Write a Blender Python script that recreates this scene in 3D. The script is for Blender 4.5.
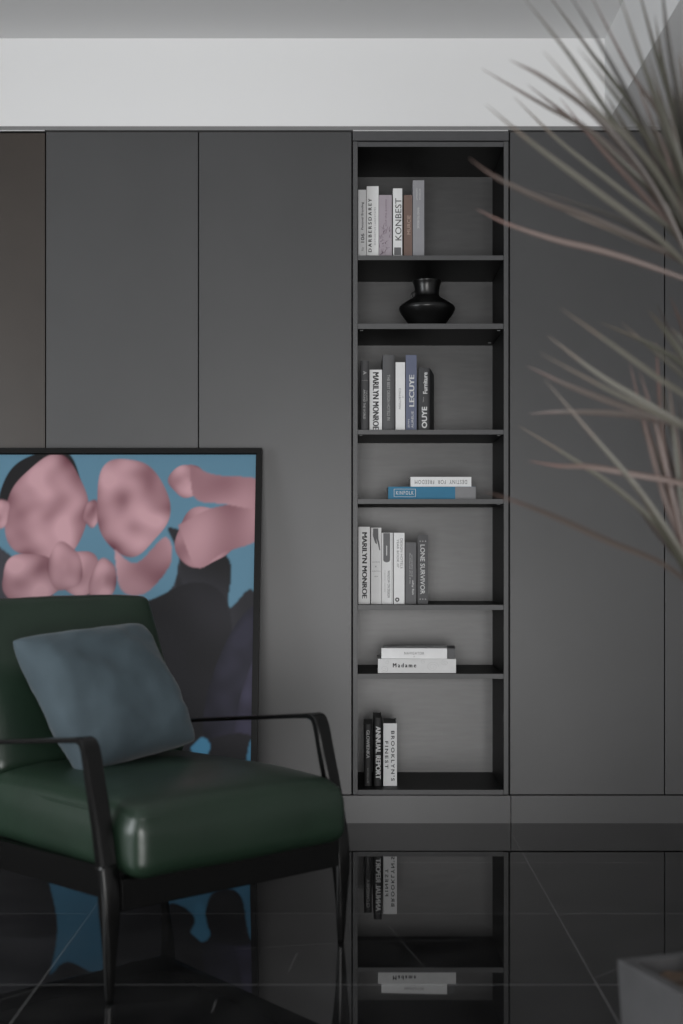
import bpy, bmesh, math, random
import numpy as np
from mathutils import Vector, Matrix, noise

# ------------------------------------------------------------------ scene
for o in list(bpy.data.objects):
    bpy.data.objects.remove(o, do_unlink=True)
SC = bpy.context.scene
COL = SC.collection
FPX = 1347.0            # focal length in pixels of the 683x1024 frame
VX, VY = 353.0, 552.0   # vanishing point of depth lines
CH = 1.02               # camera height
YF = FPX / 266.0        # distance to the cabinet fronts (5.064 m)

# camera ------------------------------------------------------------
cd = bpy.data.cameras.new('camera')
cam = bpy.data.objects.new('camera', cd); COL.objects.link(cam)
cam.location = (0, 0, CH); cam.rotation_euler = (math.pi/2, 0, 0)
cd.sensor_fit = 'VERTICAL'; cd.sensor_height = 36; cd.sensor_width = 24
cd.lens = FPX/1024*36
cd.shift_x = (341.5-VX)/1024; cd.shift_y = (VY-512)/1024
cd.clip_start = .05; cd.clip_end = 60
cd.dof.use_dof = True; cd.dof.focus_distance = YF+.05; cd.dof.aperture_fstop = 2.6
SC.camera = cam

# exposure ------------------------------------------------------------
vs = SC.view_settings
vs.view_transform = 'Standard'; vs.look = 'None'; vs.gamma = 1; vs.use_curve_mapping = False
vs.exposure = 0.12

# world: overcast sky seen only through the windows behind the camera --
w = bpy.data.worlds.new('sky'); SC.world = w; w.use_nodes = True
w.node_tree.nodes['Background'].inputs[0].default_value = (.80, .88, 1, 1)
w.node_tree.nodes['Background'].inputs[1].default_value = .6

# daylight entering by the windows (area lights standing in the openings)
def area(name, loc, size, power, col, target):
    l = bpy.data.lights.new(name, 'AREA'); l.shape = 'RECTANGLE'
    l.size, l.size_y = size; l.energy = power; l.color = col
    o = bpy.data.objects.new(name, l); COL.objects.link(o); o.location = loc
    d = Vector(target)-Vector(loc)
    o.rotation_euler = d.to_track_quat('-Z', 'Y').to_euler()
    return o
RX0, RX1, RY0 = -3.0, 2.3, -1.5      # room extents (left, right, rear)
area('window_daylight_rear', (.1, RY0+.06, .80), (2.5, 1.5), 133, (1, .985, .97), (.1, 5, .80))
area('window_daylight_left', (RX0+.06, 2.0, 1.25), (1.9, 1.9), 70, (.95, .98, 1), (2, 2.0, 1.25))

# ------------------------------------------------------------------ helpers
def wx(px, Z=YF): return (px-VX)/FPX*Z
def wz(py, Z=YF): return CH-(py-VY)/FPX*Z
def pt(px, py, Z): return Vector((wx(px, Z), Z, wz(py, Z)))
def s2l(c):
    c = c/255.0
    return c/12.92 if c <= .04045 else ((c+.055)/1.055)**2.4
def rgb(r, g, b): return (s2l(r), s2l(g), s2l(b), 1)

def mat(name, col, rough=.5, metal=0, spec=.5, bump=0, bscale=20, var=0, vscale=6, coat=0, stretch=None, bdist=.002):
    m = bpy.data.materials.new(name); m.use_nodes = True
    nt = m.node_tree; b = nt.nodes['Principled BSDF']
    b.inputs['Base Color'].default_value = col
    b.inputs['Roughness'].default_value = rough
    b.inputs['Metallic'].default_value = metal
    b.inputs['Specular IOR Level'].default_value = spec
    b.inputs['Coat Weight'].default_value = coat
    tc = nt.nodes.new('ShaderNodeTexCoord')
    mp = nt.nodes.new('ShaderNodeMapping'); nt.links.new(tc.outputs['Object'], mp.inputs[0])
    if stretch: mp.inputs['Scale'].default_value = stretch
    if var:
        n = nt.nodes.new('ShaderNodeTexNoise'); n.inputs['Scale'].default_value = vscale; n.inputs['Detail'].default_value = 5
        nt.links.new(mp.outputs[0], n.inputs['Vector'])
        r = nt.nodes.new('ShaderNodeValToRGB')
        r.color_ramp.elements[0].position = .3; r.color_ramp.elements[1].position = .7
        r.color_ramp.elements[0].color = tuple(c*(1-var) for c in col[:3])+(1,)
        r.color_ramp.elements[1].color = tuple(min(1, c*(1+var)) for c in col[:3])+(1,)
        nt.links.new(n.outputs['Fac'], r.inputs[0]); nt.links.new(r.outputs[0], b.inputs['Base Color'])
    if bump:
        n = nt.nodes.new('ShaderNodeTexNoise'); n.inputs['Scale'].default_value = bscale; n.inputs['Detail'].default_value = 4
        nt.links.new(mp.outputs[0], n.inputs['Vector'])
        bp = nt.nodes.new('ShaderNodeBump'); bp.inputs['Strength'].default_value = bump; bp.inputs['Distance'].default_value = bdist
        nt.links.new(n.outputs['Fac'], bp.inputs['Height']); nt.links.new(bp.outputs[0], b.inputs['Normal'])
    return m

def obj(name, me, m, parent=None, smooth=False):
    """link a mesh (or bmesh) as one object"""
    if isinstance(me, bmesh.types.BMesh):
        bm = me; me = bpy.data.meshes.new(name); bm.to_mesh(me); bm.free()
    o = bpy.data.objects.new(name, me); COL.objects.link(o)
    if m is not None:
        for mm in (m if isinstance(m, (list, tuple)) else [m]): me.materials.append(mm)
    if parent is not None: o.parent = parent
    if smooth:
        for p in me.polygons: p.use_smooth = True
    return o
def tag(o, label, cat, group=None):
    o['label'] = label; o['category'] = cat
    if group: o['group'] = group
    return o
def thing(name, label, cat, loc=(0, 0, 0), rz=0, group=None):
    o = bpy.data.objects.new(name, None); COL.objects.link(o); o.empty_display_size = .1
    o.location = loc; o.rotation_euler = (0, 0, rz)
    return tag(o, label, cat, group)
def struct(name, me, m):
    o = obj(name, me, m); o['kind'] = 'structure'; return o

def box(bm, x0, x1, y0, y1, z0, z1, bev=0, mi=0):
    vs_ = [bm.verts.new((x, y, z)) for x in (x0, x1) for y in (y0, y1) for z in (z0, z1)]
    idx = [(0, 1, 3, 2), (4, 6, 7, 5), (0, 4, 5, 1), (2, 3, 7, 6), (0, 2, 6, 4), (1, 5, 7, 3)]
    fs = [bm.faces.new([vs_[i] for i in f]) for f in idx]
    for f in fs: f.material_index = mi
    if bev:
        es = list({e for f in fs for e in f.edges})
        bmesh.ops.bevel(bm, geom=es, offset=bev, segments=2, affect='EDGES', profile=.6)
    return fs
def boxm(*a, bev=0):
    bm = bmesh.new(); box(bm, *a, bev=bev); bmesh.ops.recalc_face_normals(bm, faces=bm.faces); return bm

def loft(rings, caps=True):
    """rings: list of lists of points of equal length -> bmesh"""
    bm = bmesh.new()
    V = [[bm.verts.new(p) for p in r] for r in rings]
    n = len(V[0])
    for a, b in zip(V, V[1:]):
        for i in range(n): bm.faces.new((a[i], a[(i+1) % n], b[(i+1) % n], b[i]))
    if caps:
        bm.faces.new(V[0][::-1]); bm.faces.new(V[-1])
    bmesh.ops.recalc_face_normals(bm, faces=bm.faces)
    return bm
def tube_rings(pts, rad, n=10):
    rings = []; pts = [Vector(p) for p in pts]
    up = Vector((0, 0, 1))
    for i, p in enumerate(pts):
        t = (pts[min(i+1, len(pts)-1)]-pts[max(i-1, 0)]).normalized()
        a = t.cross(up)
        if a.length < .05: a = t.cross(Vector((0, 1, 0)))
        a.normalize(); b = t.cross(a).normalized()
        r = rad[i] if isinstance(rad, (list, tuple)) else rad
        rings.append([p+a*math.cos(2*math.pi*k/n)*r+b*math.sin(2*math.pi*k/n)*r for k in range(n)])
    return rings
def lathe(profile, n=64):
    bm = bmesh.new(); R = []
    for r, z in profile:
        R.append([bm.verts.new((r*math.cos(2*math.pi*k/n), r*math.sin(2*math.pi*k/n), z)) for k in range(n)])
    for a, b in zip(R, R[1:]):
        for k in range(n): bm.faces.new((a[k], a[(k+1) % n], b[(k+1) % n], b[k]))
    bm.faces.new(R[0][::-1]); bm.faces.new(R[-1])
    bmesh.ops.recalc_face_normals(bm, faces=bm.faces)
    return bm
def spline(ctrl, n):
    """Catmull-Rom through tuples of any dimension"""
    P = [np.array(c, float) for c in ctrl]
    P = [2*P[0]-P[1]]+P+[2*P[-1]-P[-2]]
    out = []
    segs = len(P)-3
    for i in range(n):
        s = i/(n-1)*segs; k = min(int(s), segs-1); t = s-k
        a, b, c, d = P[k:k+4]
        out.append(.5*((2*b)+(-a+c)*t+(2*a-5*b+4*c-d)*t*t+(-a+3*b-3*c+d)*t**3))
    return out

# ------------------------------------------------------------------ materials
M_wall = mat('white_plaster', (.80, .80, .80, 1), .85, bump=.1, bscale=150)
M_ceil = mat('ceiling_paint', (.70, .70, .70, 1), .9, bump=.08, bscale=120)
M_room = mat('room_wall_paint', (.42, .42, .42, 1), .9, bump=.1, bscale=120)
M_door = mat('grey_matt_lacquer', (.061, .061, .0625, 1), .40, spec=.48, var=.05, vscale=3, bump=.05, bscale=300)
M_frame = mat('grey_shelf_laminate', (.075, .075, .078, 1), .5, spec=.35, var=.05, vscale=8)
M_edge = mat('shelf_edge', (.078, .078, .08, 1), .45, spec=.4)
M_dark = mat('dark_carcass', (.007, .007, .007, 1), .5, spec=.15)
M_back = mat('grey_back_panel', (.080, .080, .081, 1), .40, spec=.8, var=.12, vscale=9, stretch=(1, 1, 7), bump=.1, bscale=60)
M_brown = mat('bronze_door', (.034, .025, .019, 1), .38, spec=.6, var=.08, vscale=5)
M_gap = mat('bright_gap', (.75, .75, .75, 1), .35, metal=1)  # pale metal for the strips that imitate light in the top gap
M_trim = mat('grey_trim', (.20, .20, .20, 1), .5)
M_black = mat('black_lacquer', (.003, .003, .003, 1), .24, spec=.3)
M_vase = mat('black_glazed_ceramic', (.006, .006, .006, 1), .3, spec=.5, bump=.05, bscale=40)
M_picframe = mat('black_frame', (.005, .005, .005, 1), .45, spec=.2)

def fseg(a, b, c, d, w_=.003):
    Z0, Z1 = CH*FPX/(b-VY), CH*FPX/(d-VY)
    return (wx(a, Z0), Z0, wx(c, Z1), Z1, w_)
VEINS = [fseg(594, 978, 622, 967, .004), fseg(-4, 1001, 38, 989, .004), fseg(240, 949, 352, 942, .006), fseg(352, 942, 470, 940, .004), fseg(289, 971, 297, 953, .005),
         fseg(388, 925, 424, 967, .003), fseg(448, 888, 462, 874, .003), fseg(555, 876, 566, 877, .004), fseg(590, 880, 655, 882, .004), fseg(480, 922, 496, 930, .003),
         fseg(540, 933, 570, 935, .003), fseg(600, 838, 683, 835, .006), fseg(520, 947, 532, 946, .004), fseg(212, 1012, 216, 1000, .004)]
def floor_mat():
    m = bpy.data.materials.new('black_marble'); m.use_nodes = True
    nt = m.node_tree; N = nt.nodes; L = nt.links; b = N['Principled BSDF']
    b.inputs['Roughness'].default_value = .02; b.inputs['IOR'].default_value = 1.46
    g = N.new('ShaderNodeNewGeometry'); sp = N.new('ShaderNodeSeparateXYZ'); L.new(g.outputs['Position'], sp.inputs[0])
    def math_(op, a, v=None, c=None):
        n = N.new('ShaderNodeMath'); n.operation = op
        for i, q in enumerate((a, v, c)):
            if q is None: continue
            if isinstance(q, (int, float)): n.inputs[i].default_value = q
            else: L.new(q, n.inputs[i])
        return n.outputs[0]
    def grid(src, off, step, width):          # 1 on a joint line
        a = math_('SUBTRACT', src, off); a = math_('DIVIDE', a, step)
        a = math_('ADD', a, 100.5); a = math_('FRACT', a); a = math_('SUBTRACT', a, .5); a = math_('ABSOLUTE', a)
        a = math_('MULTIPLY', a, step)
        return math_('LESS_THAN', a, width/2)
    j1 = grid(sp.outputs[1], 3.80, .625, .0055)
    j2 = grid(sp.outputs[0], .575, 1.316, .004)
    j = math_('MAXIMUM', j1, j2)
    # a few thin straight veins in the stone: floor segments x0, y0, x1, y1
    v = None
    for (x0, y0, x1, y1, w_) in VEINS:
        dx, dy = x1-x0, y1-y0; LL = dx*dx+dy*dy
        ax = math_('SUBTRACT', sp.outputs[0], x0); ay = math_('SUBTRACT', sp.outputs[1], y0)
        t_ = math_('ADD', math_('MULTIPLY', ax, dx/LL), math_('MULTIPLY', ay, dy/LL))
        t_ = math_('MINIMUM', math_('MAXIMUM', t_, 0.0), 1.0)
        ex = math_('SUBTRACT', ax, math_('MULTIPLY', t_, dx)); ey = math_('SUBTRACT', ay, math_('MULTIPLY', t_, dy))
        d2 = math_('ADD', math_('MULTIPLY', ex, ex), math_('MULTIPLY', ey, ey))
        h = math_('LESS_THAN', d2, w_*w_/4)
        v = h if v is None else math_('MAXIMUM', v, h)
    nv = N.new('ShaderNodeTexNoise'); nv.inputs['Scale'].default_value = 14
    L.new(g.outputs['Position'], nv.inputs['Vector'])
    v = math_('MULTIPLY', v, nv.outputs['Fac'])
    n3 = N.new('ShaderNodeTexNoise'); n3.inputs['Scale'].default_value = 5; n3.inputs['Detail'].default_value = 8
    L.new(g.outputs['Position'], n3.inputs['Vector'])
    r = N.new('ShaderNodeValToRGB'); L.new(n3.outputs['Fac'], r.inputs[0])
    r.color_ramp.elements[0].position = .35; r.color_ramp.elements[0].color = (.007, .007, .0072, 1)
    r.color_ramp.elements[1].position = .75; r.color_ramp.elements[1].color = (.019, .019, .0192, 1)
    mx = N.new('ShaderNodeMixRGB'); L.new(v, mx.inputs[0]); L.new(r.outputs[0], mx.inputs[1]); mx.inputs[2].default_value = (.10, .10, .10, 1)
    my = N.new('ShaderNodeMixRGB'); L.new(j, my.inputs[0]); L.new(mx.outputs[0], my.inputs[1]); my.inputs[2].default_value = (.085, .085, .085, 1)
    L.new(my.outputs[0], b.inputs['Base Color'])
    return m
M_floor = floor_mat()

# ------------------------------------------------------------------ room shell
ZC = wz(38); ZD = wz(126.6); ZT = wz(130.4); ZB = wz(795); XD = wx(605)
bm = boxm(RX0-.1, RX1+.1, RY0-.1, 5.76, -.1, 0); struct('floor', bm, M_floor)
bm = bmesh.new()
box(bm, RX0-.1, XD, RY0-.1, 5.76, ZC, ZC+.1)
box(bm, XD, RX1+.1, RY0-.1, 5.76, ZD, ZC+.1)
bmesh.ops.recalc_face_normals(bm, faces=bm.faces); struct('ceiling', bm, M_ceil)
bm = bmesh.new()
box(bm, RX0-.1, RX1+.1, 5.66, 5.76, 0, ZD)
box(bm, RX0-.1, XD, YF+.004, 5.76, ZD, ZC)
bmesh.ops.recalc_face_normals(bm, faces=bm.faces); struct('wall_back', bm, M_wall)
def pierced(axis, pos, a0, a1, z1, h0, h1, hz0, hz1):
    """a wall with one window opening; axis 'x' -> wall runs along y"""
    bm = bmesh.new()
    for (p, q, r, s) in ((a0, h0, 0, z1), (h1, a1, 0, z1), (h0, h1, 0, hz0), (h0, h1, hz1, z1)):
        if axis == 'x': box(bm, pos-.1, pos, p, q, r, s)
        else: box(bm, p, q, pos-.1, pos, r, s)
    bmesh.ops.recalc_face_normals(bm, faces=bm.faces); return bm
struct('wall_left', pierced('x', RX0, RY0, 5.66, ZC, 1.0, 3.0, .25, 2.25), M_room)
struct('wall_rear', pierced('y', RY0, RX0, RX1, ZC, -1.2, 1.4, .02, 1.6), M_room)
struct('wall_right', boxm(RX1, RX1+.1, RY0, 5.66, 0, ZD), M_room)
def window_frame(axis, pos, h0, h1, z0, z1):
    bm = bmesh.new(); t = .05
    def b(p, q, r, s):
        if axis == 'x': box(bm, pos-.08, pos-.02, p, q, r, s)
        else: box(bm, p, q, pos-.08, pos-.02, r, s)
    b(h0, h0+t, z0, z1); b(h1-t, h1, z0, z1); b(h0+t, h1-t, z0, z0+t); b(h0+t, h1-t, z1-t, z1)
    c = (h0+h1)/2; b(c-.02, c+.02, z0+t, z1-t)
    bmesh.ops.recalc_face_normals(bm, faces=bm.faces); return bm
struct('window_1', window_frame('x', RX0, 1.0, 3.0, .25, 2.25), M_dark)
struct('window_2', window_frame('y', RY0, -1.2, 1.4, .02, 1.6), M_dark)

# plinths and top trim of the fitted wall, bright strips for its lit gap
XR = wx(818+155)
struct('trim_1', boxm(RX0, wx(510.6), YF+.003, 5.65, 0, ZB-.003), M_door)
struct('trim_2', boxm(wx(511.4), RX1, YF+.003, 5.65, 0, ZB-.003), M_door)
struct('trim_3', boxm(RX0, RX1, YF-.004, YF+.10, ZT, ZD), M_trim)
struct('bright_gap_1', boxm(wx(353), wx(508), YF-.006, YF+.02, ZT-.0045, ZT-.0003), M_gap)  # bright strip standing in for light in the gap above the bookcase
struct('bright_gap_2', boxm(RX0, wx(45), YF-.006, YF+.02, ZT-.0045, ZT-.0003), M_gap)  # same imitated gap light, as a strip over the brown door

# ------------------------------------------------------------------ fitted cabinets
def cabinet(px0, px1, label, m=M_door, top=ZT-.001):
    x0, x1 = wx(px0), wx(px1); c = (x0+x1)/2
    t = thing('wardrobe_cabinet', label, 'cabinet', (c, YF, ZB), 0, 'tall doors of the fitted wall')
    h = top-ZB-.001; g = .0022; w2 = (x1-x0)/2
    bm = bmesh.new()
    box(bm, -w2+.0005, w2-.0005, .024, .55, 0, h)
    bmesh.ops.recalc_face_normals(bm, faces=bm.faces); obj('body', bm, M_dark, t)
    obj('door', boxm(-w2+g, w2-g, 0, .022, .002, h-.004, bev=.0012), m, t)
    return t
cabinet(-108, 45.5, 'brown bronze-toned tall cabinet door at the far left edge, behind the painting', M_brown, ZT-.005)
cabinet(45.5, 198.5, 'tall grey handleless cabinet door right beside the brown one')
cabinet(198.5, 352, 'tall grey handleless cabinet door adjoining the left side of the open bookcase')
cabinet(509.5, 664.7, 'tall grey handleless cabinet door adjoining the right side of the open bookcase')
cabinet(664.7, 818, 'narrow visible strip of grey cabinet door at the right edge, behind the plant leaves')

# open bookcase
BX0, BX1 = wx(352.8), wx(508.6); IX0, IX1 = wx(357.8), wx(503.6)
DEP = .4128; YB = YF+DEP
bc = thing('bookcase', 'tall narrow open bookcase niche with dark grey shelves between the grey doors', 'bookcase', ((BX0+BX1)/2, YF, ZB))
ox = bc.location.x
def bpart(name, a, m, bev=0, label=None):
    x0, x1, y0, y1, z0, z1 = a
    o = obj(name, boxm(x0-ox, x1-ox, y0-YF, y1-YF, z0-ZB, z1-ZB, bev=bev), m, bc)
    if label: o['label'] = label
    return o
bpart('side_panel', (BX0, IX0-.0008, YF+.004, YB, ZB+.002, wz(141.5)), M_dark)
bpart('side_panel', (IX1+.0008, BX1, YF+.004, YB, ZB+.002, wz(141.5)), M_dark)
bpart('face_frame', (BX0+.001, IX0-.001, YF+.0005, YF+.0038, ZB+.002, wz(141.5)), M_edge)
bpart('face_frame', (IX1+.001, BX1-.001, YF+.0005, YF+.0038, ZB+.002, wz(141.5)), M_edge)
bpart('header_panel', (BX0, BX1, YF-.002, YF+.022, wz(140.6), ZT-.0048), M_frame)
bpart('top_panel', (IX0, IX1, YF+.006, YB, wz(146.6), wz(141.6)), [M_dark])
bpart('face_frame', (IX0, IX1, YF+.003, YF+.0058, wz(146.4), wz(141.8)), M_frame)
bpart('back_panel', (BX0, BX1, YB, YB+.016, ZB+.002, wz(141.5)), M_back, label='textured grey back panel')
SH = [(255.3, 259.9), (323.5, 328.8), (429.7, 434.4), (499, 503.9), (604.9, 610), (673.9, 678.9), (790, 794.8)]
for i, (a, b) in enumerate(SH):
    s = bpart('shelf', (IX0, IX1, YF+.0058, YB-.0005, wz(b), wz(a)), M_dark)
    e = obj('front_edge', boxm(IX0-ox, IX1-ox, .002, .0056, wz(b)-ZB, wz(a)-ZB, bev=.0006), M_edge, s)
for (px, sh, dy) in ((361.5, 1, .03), (499.5, 1, .03), (498.5, 1, .33), (361, 2, .03), (499.5, 2, .03), (499.5, 3, .03)):
    z = wz(SH[sh][1])
    x = min(max(wx(px), IX0+.006), IX1-.006)
    o = obj('shelf_pin', boxm(x-.006-ox, x+.006-ox, dy, dy+.008, z-.0025-ZB, z-.0002-ZB, bev=.0006), M_trim, bc)

# ------------------------------------------------------------------ books
M_page = mat('paper', (.55, .54, .51, 1), .9, bump=.3, bscale=200, stretch=(40, 1, 1))
M_pageshade = mat('shaded_paper', (.16, .16, .16, 1), .9, bump=.3, bscale=200, stretch=(40, 1, 1))  # darker copy of the paper, page shading put into its colour
INK = mat('ink_black', (.02, .02, .022, 1), .6)
INKG = mat('ink_grey', (.13, .13, .135, 1), .6)
INKL = mat('ink_silver', (.34, .34, .34, 1), .6)
INKW = mat('ink_white', (.62, .62, .62, 1), .6)
INKB = mat('ink_tan', (.42, .31, .26, 1), .6)
INKM = mat('ink_mauve', (.13, .085, .115, 1), .6)
_covers = {}
def cov(r, g, b, rough=.5):
    k = (r, g, b)
    if k not in _covers: _covers[k] = mat('cover_%d_%d_%d' % k, rgb(r, g, b), rough, spec=.35, var=.03, vscale=30)
    return _covers[k]
_tc = {}
def text_mesh(s, bold=0.0, spacing=1.0):
    k = (s, bold, spacing)
    if k in _tc: return _tc[k]
    cu = bpy.data.curves.new('t', 'FONT'); cu.body = s; cu.size = 1
    cu.space_character = spacing; cu.resolution_u = 3; cu.align_x = 'CENTER'
    o = bpy.data.objects.new('t', cu); COL.objects.link(o)
    dg = bpy.context.evaluated_depsgraph_get(); dg.update()
    me = bpy.data.meshes.new_from_object(o.evaluated_get(dg))
    bpy.data.objects.remove(o); bpy.data.curves.remove(cu)
    me.materials.clear()
    if bold:
        # heavier weight: shifted copies of the outlines; negative = only the upright strokes thicken
        b = abs(bold); sh = [(-b, 0), (-b/3, 0), (b/3, 0), (b, 0)] if bold < 0 else [(b*math.cos(a), b*math.sin(a)) for a in [k*math.pi/4 for k in range(8)]]
        vs0 = [v.co.copy() for v in me.vertices]; fs0 = [tuple(p.vertices) for p in me.polygons]; V_, F_ = [], []
        for kk, (dx, dy) in enumerate(sh):
            o_ = len(V_); V_ += [(v.x+dx, v.y+dy, kk*4e-5) for v in vs0]; F_ += [tuple(i+o_ for i in f) for f in fs0]
        me = bpy.data.meshes.new('t'); me.from_pydata(V_, [], F_)
    co = np.empty(len(me.vertices)*3); me.vertices.foreach_get('co', co); co = co.reshape(-1, 3)
    lo, hi = co.min(0), co.max(0)
    _tc[k] = (me, lo, hi); return _tc[k]
def add_text(parent, s, cx, cz, length, height, rot, m, y=-.0006, bold=0.0, spacing=1.0, name='title'):
    """text fitted in length x height (metres), centred at cx,cz on a face looking to -y. rot in degrees"""
    me, lo, hi = text_mesh(s, bold, spacing)
    me = me.copy(); co = np.empty(len(me.vertices)*3); me.vertices.foreach_get('co', co); co = co.reshape(-1, 3)
    c = (lo+hi)/2; d = hi-lo
    u = (co[:, 0]-c[0])/d[0]*length; v = (co[:, 1]-c[1])/d[1]*height
    a = math.radians(rot); X = u*math.cos(a)-v*math.sin(a); Z = u*math.sin(a)+v*math.cos(a)
    co2 = np.stack([cx+X, y-co[:, 2], cz+Z], 1)
    me.vertices.foreach_set('co', co2.ravel()); me.update()
    return obj(name, me, m, parent)

S = 1/266.0
def book_mesh(w, d, h, roundspine=False):
    """upright book, spine facing -y, base at z=0, x centred"""
    bm = bmesh.new(); t = .0022
    sp = .004
    if roundspine:
        n = 9; ring0 = []
        pts = []
        for k in range(n+1):
            a = math.pi*k/n; pts.append((-w/2*math.cos(a), sp-.006*math.sin(a)))
        pts = pts+[(w/2, sp+.002), (-w/2, sp+.002)]
        lo = [bm.verts.new((x, y, 0)) for x, y in pts]; hi = [bm.verts.new((x, y, h)) for x, y in pts]
        m_ = len(pts)
        for i in range(m_): bm.faces.new((lo[i], lo[(i+1) % m_], hi[(i+1) % m_], hi[i]))
        bm.faces.new(lo[::-1]); bm.faces.new(hi)
    else:
        box(bm, -w/2, w/2, 0, sp, 0, h)
    box(bm, -w/2, -w/2+t, sp, d, 0, h); box(bm, w/2-t, w/2, sp, d, 0, h)
    bmesh.ops.recalc_face_normals(bm, faces=bm.faces)
    bp = bmesh.new(); e = .003
    box(bp, -w/2+t+.0002, w/2-t-.0002, sp+.0002, d-e, e, h-e)
    bmesh.ops.recalc_face_normals(bp, faces=bp.faces)
    return bm, bp

def book(px0, px1, ytop, shelf, label, c, group, setback=.06, d=.2, texts=(), rounded=False, rz=0, shaded_pages=False, lean=0):
    """front-plane pixel extents of the spine on its shelf; texts drawn in pixel units relative to the spine"""
    Z = YF+setback
    x0, x1 = wx(px0, Z), wx(px1, Z); zb = wz(SH[shelf][0])+.0003
    h = wz(ytop, Z)-zb; wd = x1-x0
    t = thing('book', label, 'book', ((x0+x1)/2, Z, zb), math.radians(rz), group)
    if lean: t.rotation_euler[1] = math.radians(lean)
    a, b = book_mesh(wd, d, h, rounded)
    obj('cover', a, c, t); obj('pages', b, M_pageshade if shaded_pages else M_page, t)
    for tx in texts:
        # (string, cx fraction of width (-.5...5), centre fraction of height, length fraction, height fraction of width, rot, ink[, bold, spacing])
        s, fx, fz, fl, fh, rot, ink = tx[:7]
        bold = tx[7] if len(tx) > 7 else 0; spc = tx[8] if len(tx) > 8 else 1
        add_text(t, s, fx*wd, fz*h, fl*h if rot % 180 else fl*wd, fh*wd, rot, ink, y=(-.0026 if rounded else -.0006), bold=bold, spacing=spc)
    return t, wd, h
def patch(parent, name, x0, x1, z0, z1, m, y=-.0004):
    return obj(name, boxm(x0, x1, y, y+.0006, z0, z1), m, parent)

W1 = cov(218, 218, 218); W2 = cov(226, 226, 226); W3 = cov(212, 212, 213)
G1 = 'upright books on the top shelf'
book(358.2, 366.2, 189.8, 0, 'slim white book with small black title, leftmost on the top shelf of the bookcase', W3, G1,
     texts=[('106', .05, .30, .13, .42, 90, INK, .012), ('Personal Branding', .05, .62, .40, .36, 90, INK, .012), ('No', .05, .14, .05, .3, 90, INKG)])
book(366.7, 378.6, 186.2, 0, 'thick white book with spaced black capitals, second from left on the top shelf', W2, G1,
     texts=[('DARBERSDAREY', -.22, .46, .74, .28, 90, INK, -.03, 1.5), ('DISTINCTIVE LANDSCAPES', .2, .45, .52, .12, 90, INKG, 0, 1.3)])
t, wd, h = book(379, 391.8, 195, 0, 'mauve book with a darker leafy drawing on its spine, on the top shelf', cov(168, 158, 166), G1, d=.18,
     texts=[('and the poems', .05, .72, .42, .16, 90, INKM)])
# leafy line drawing on the mauve spine
bm = bmesh.new(); rnd = random.Random(4)
for k in range(26):
    x = rnd.uniform(-.42, .42)*wd; z = rnd.uniform(.04, .5)*h; a = rnd.uniform(.4, 2.7); L = rnd.uniform(.012, .028)
    prev = None; bend = rnd.uniform(-1.4, 1.4)
    for q in range(6):
        u = q/5; aa = a+bend*u; xx = x+math.cos(aa)*L*u; zz = z+math.sin(aa)*L*u
        xx = max(-.47*wd, min(.47*wd, xx)); ww = .0012*(1-u*.7)
        cur = (bm.verts.new((xx-ww, -.0006, zz+ww*.3)), bm.verts.new((xx+ww, -.0006, zz-ww*.3)))
        if prev:
            try: bm.faces.new((prev[0], prev[1], cur[1], cur[0]))
            except ValueError: pass
        prev = cur
obj('leaf_drawing', bm, INKM, t)
t, wd, h = book(393, 402.2, 188.4, 0, 'white book titled in large black capitals between the mauve and brown books', W2, G1,
     texts=[('KONBEST', .08, .56, .60, .66, 90, INK, .0)])
patch(t, 'emblem', -.38*wd, .38*wd, .05*h, .16*h, INKG)
book(403.8, 412.2, 195, 0, 'brown book with faint pale title on the top shelf', cov(116, 95, 87), G1, d=.18,
     texts=[('MURCIE', .1, .53, .30, .42, 90, INKB, .01)])
book(412.8, 424.2, 180.3, 0, 'tall light grey book, the tallest and rightmost on the top shelf', cov(146, 146, 150), G1, d=.22,
     texts=[('WHO TO BOOK', -.02, .52, .27, .18, -90, INKW), ('CONTEMPORARY', -.15, .82, .15, .13, -90, INKW), ('INTERIOR', .12, .82, .14, .10, -90, INKW)])

G2 = 'upright books on the shelf below the vase'
book(360.6, 368.9, 361, 2, 'dark grey slim book with small white lettering, leftmost on the shelf below the vase', cov(78, 78, 80), G2, d=.2, rounded=True,
     texts=[('AROUND THE WORLD', -.05, .38, .42, .26, -90, INKW), ('THE HOTEL', .25, .50, .16, .12, -90, INKW), ('A', 0, .83, .05, .4, -90, INKW), ('VOLUME', 0, .72, .7, .06, 0, INKW)])
book(369.6, 382, 369.7, 2, 'white book with large black capitals, shorter, between two dark grey books', W2, G2, d=.18,
     texts=[('MARILYN MONROE', 0, .49, .94, .48, -90, INK, -.05)])
book(382.6, 395, 355, 2, 'tall dark grey round-spined book left of a thin plain white book', cov(84, 84, 86), G2, d=.22, rounded=True,
     texts=[('THE BEST DESIGN HOTELS IN', -.02, .44, .60, .24, -90, INKL, .01)])
book(395.6, 405, 362.2, 2, 'plain white book with faint grey title, left of the blue book', W2, G2, d=.2,
     texts=[('COLLECTION', -.05, .47, .30, .2, -90, INKG), ('VI', .28, .5, .03, .12, -90, INKG)])
book(405.8, 416.6, 355, 2, 'tall slate blue book with white capitals on its spine', cov(96, 102, 124), G2, d=.20, rz=-2,
     texts=[('LECUYE', .05, .53, .42, .46, 90, INKW, -.035), ('JEAN', -.22, .10, .11, .18, 90, INKW), ('AURELIE', .12, .15, .22, .2, 90, INKW)])
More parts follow.
